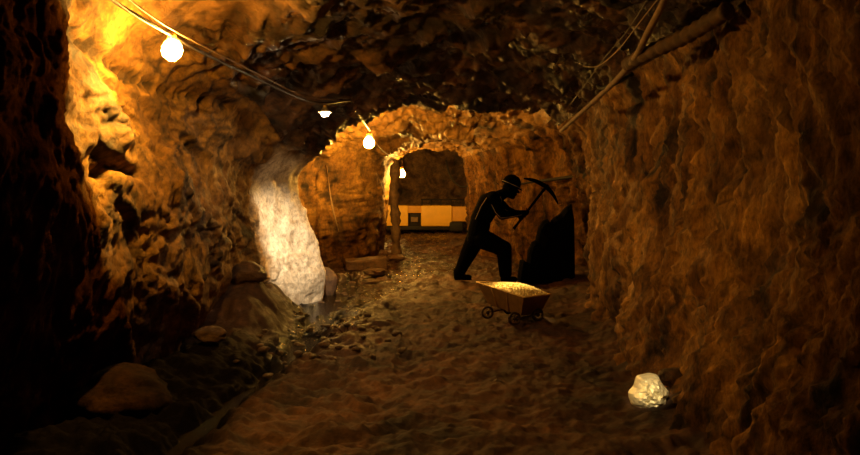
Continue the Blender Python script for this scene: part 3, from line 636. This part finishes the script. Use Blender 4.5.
# ------------------------------------------------------------ big nugget
dn = 4.78; nc = P(648, 393, dn)
ol = [(638, 375.5), (650, 373), (657, 374), (661, 382), (668, 391), (664.5, 398), (665, 404), (659, 408), (650, 411.5), (640, 410), (631, 404), (629, 397), (629, 392.5), (634, 387)]
bm = bmesh.new(); bmesh.ops.create_icosphere(bm, subdivisions=4, radius=1)
PO = [((px-648)/(F/dn), -(py-393)/(F/dn)) for px, py in ol]
def polyr(th):
    cx_, sx_ = math.cos(th), math.sin(th); best = .02
    for (x0, y0), (x1, y1) in zip(PO, PO[1:]+PO[:1]):
        dx, dy = x1-x0, y1-y0; det = -cx_*dy+sx_*dx
        if abs(det) < 1e-9: continue
        r_ = (-x0*dy+y0*dx)/det; t_ = (cx_*y0-sx_*x0)/det
        if r_ > 0 and -1e-6 <= t_ <= 1+1e-6: best = max(best, r_)
    return best
co = np.array([v.co for v in bm.verts]); f_ = ridged(warp(co, .3, 1.5, 47)*1.1, 2, 44); f3 = ridged(co*2.6, 3, 45); g_ = fbm(co*6, 3, 46)
for v, a, b, g in zip(bm.verts, f_, f3, g_):
    th = math.atan2(v.co.z, v.co.x) % (2*PI); R0 = polyr(th); h = math.hypot(v.co.x, v.co.z)
    k_ = 1+(.5*a+.3*b+.1*g)*(1-.3*h)
    v.co = Vector((math.cos(th)*h*R0, math.copysign(abs(v.co.y)**.8, v.co.y)*.12*k_, math.sin(th)*h*R0))
o = mobj('gold_nugget', bm, M_NUG, smooth=False, label='large pale gold nugget lying on the dark floor near the right wall', cat='gold nugget'); o.location = nc; o.rotation_euler = (-.12, 0, 0)

# ------------------------------------------------------------ lamps and added lights
def spot(name, loc, aim, W_, col, ang, blend=.4, r=.03):
    l = bpy.data.lights.new(name, 'SPOT'); l.energy = W_; l.color = col; l.spot_size = ang; l.spot_blend = blend; l.shadow_soft_size = r
    o = bpy.data.objects.new(name, l); o.location = loc; o.rotation_euler = (Vector(aim)-Vector(loc)).to_track_quat('-Z', 'Y').to_euler(); COL.objects.link(o)
def point(name, loc, W_, col, r=.04):
    l = bpy.data.lights.new(name, 'POINT'); l.energy = W_; l.color = col; l.shadow_soft_size = r; o = bpy.data.objects.new(name, l); o.location = loc; COL.objects.link(o)
spot('nugget_fill_spot', (.35, 2.3, 2.2), nc+Vector((0, 0, .01)), 420, (1, .72, .34), math.radians(5.6), .5, .02)  # added spot without a fitting, brightens only the nugget
oc = sum(T, Vector())/4
spot('cart_fill_spot', (oc.x-.35, oc.y+.25, 2.4), oc+Vector((0, .05, 0)), 560, (1, .64, .21), math.radians(17.5), .9, .02)  # added overhead spot with no lamp body, brightens the ore
spot('streak_lamp', b2+Vector((-.02, .02, -.07)), (-1.8, 9.6, .6), 800, (1, .73, .44), math.radians(38), 1.0, .03)
spot('near_bulb_boost', b1+Vector((-.03, -.03, -.08)), (-2.0, 4.62, 1.80), 150, (1.0, .52, .07), math.radians(95), 1.0, .03)  # extra spot added beside the near bulb to strengthen the wall hot spot
point('far_chamber_fill', (-1.7, 17.9, 1.6), 110, (1, .52, .10))  # added unseen light, brightens the yellow machine
point('side_chamber_fill', (1.7, 18.3, 1.6), 40, (1, .52, .10))  # second unseen light added on the right of the far chamber
wd = bpy.data.worlds.new('dark'); bpy.context.scene.world = wd; wd.use_nodes = True; wd.node_tree.nodes['Background'].inputs[0].default_value = (.05, .025, .01, 1); wd.node_tree.nodes['Background'].inputs[1].default_value = .02
cam = bpy.data.cameras.new('camera'); co_ = bpy.data.objects.new('camera', cam); COL.objects.link(co_)
cam.sensor_width = 36; cam.lens = F/860*36; cam.clip_start = .05; co_.location = (0, 0, CAMZ); co_.rotation_euler = (PI/2-PITCH, 0, 0); bpy.context.scene.camera = co_
vs = bpy.context.scene.view_settings; vs.view_transform = 'Standard'; vs.look = 'None'; vs.exposure = 0
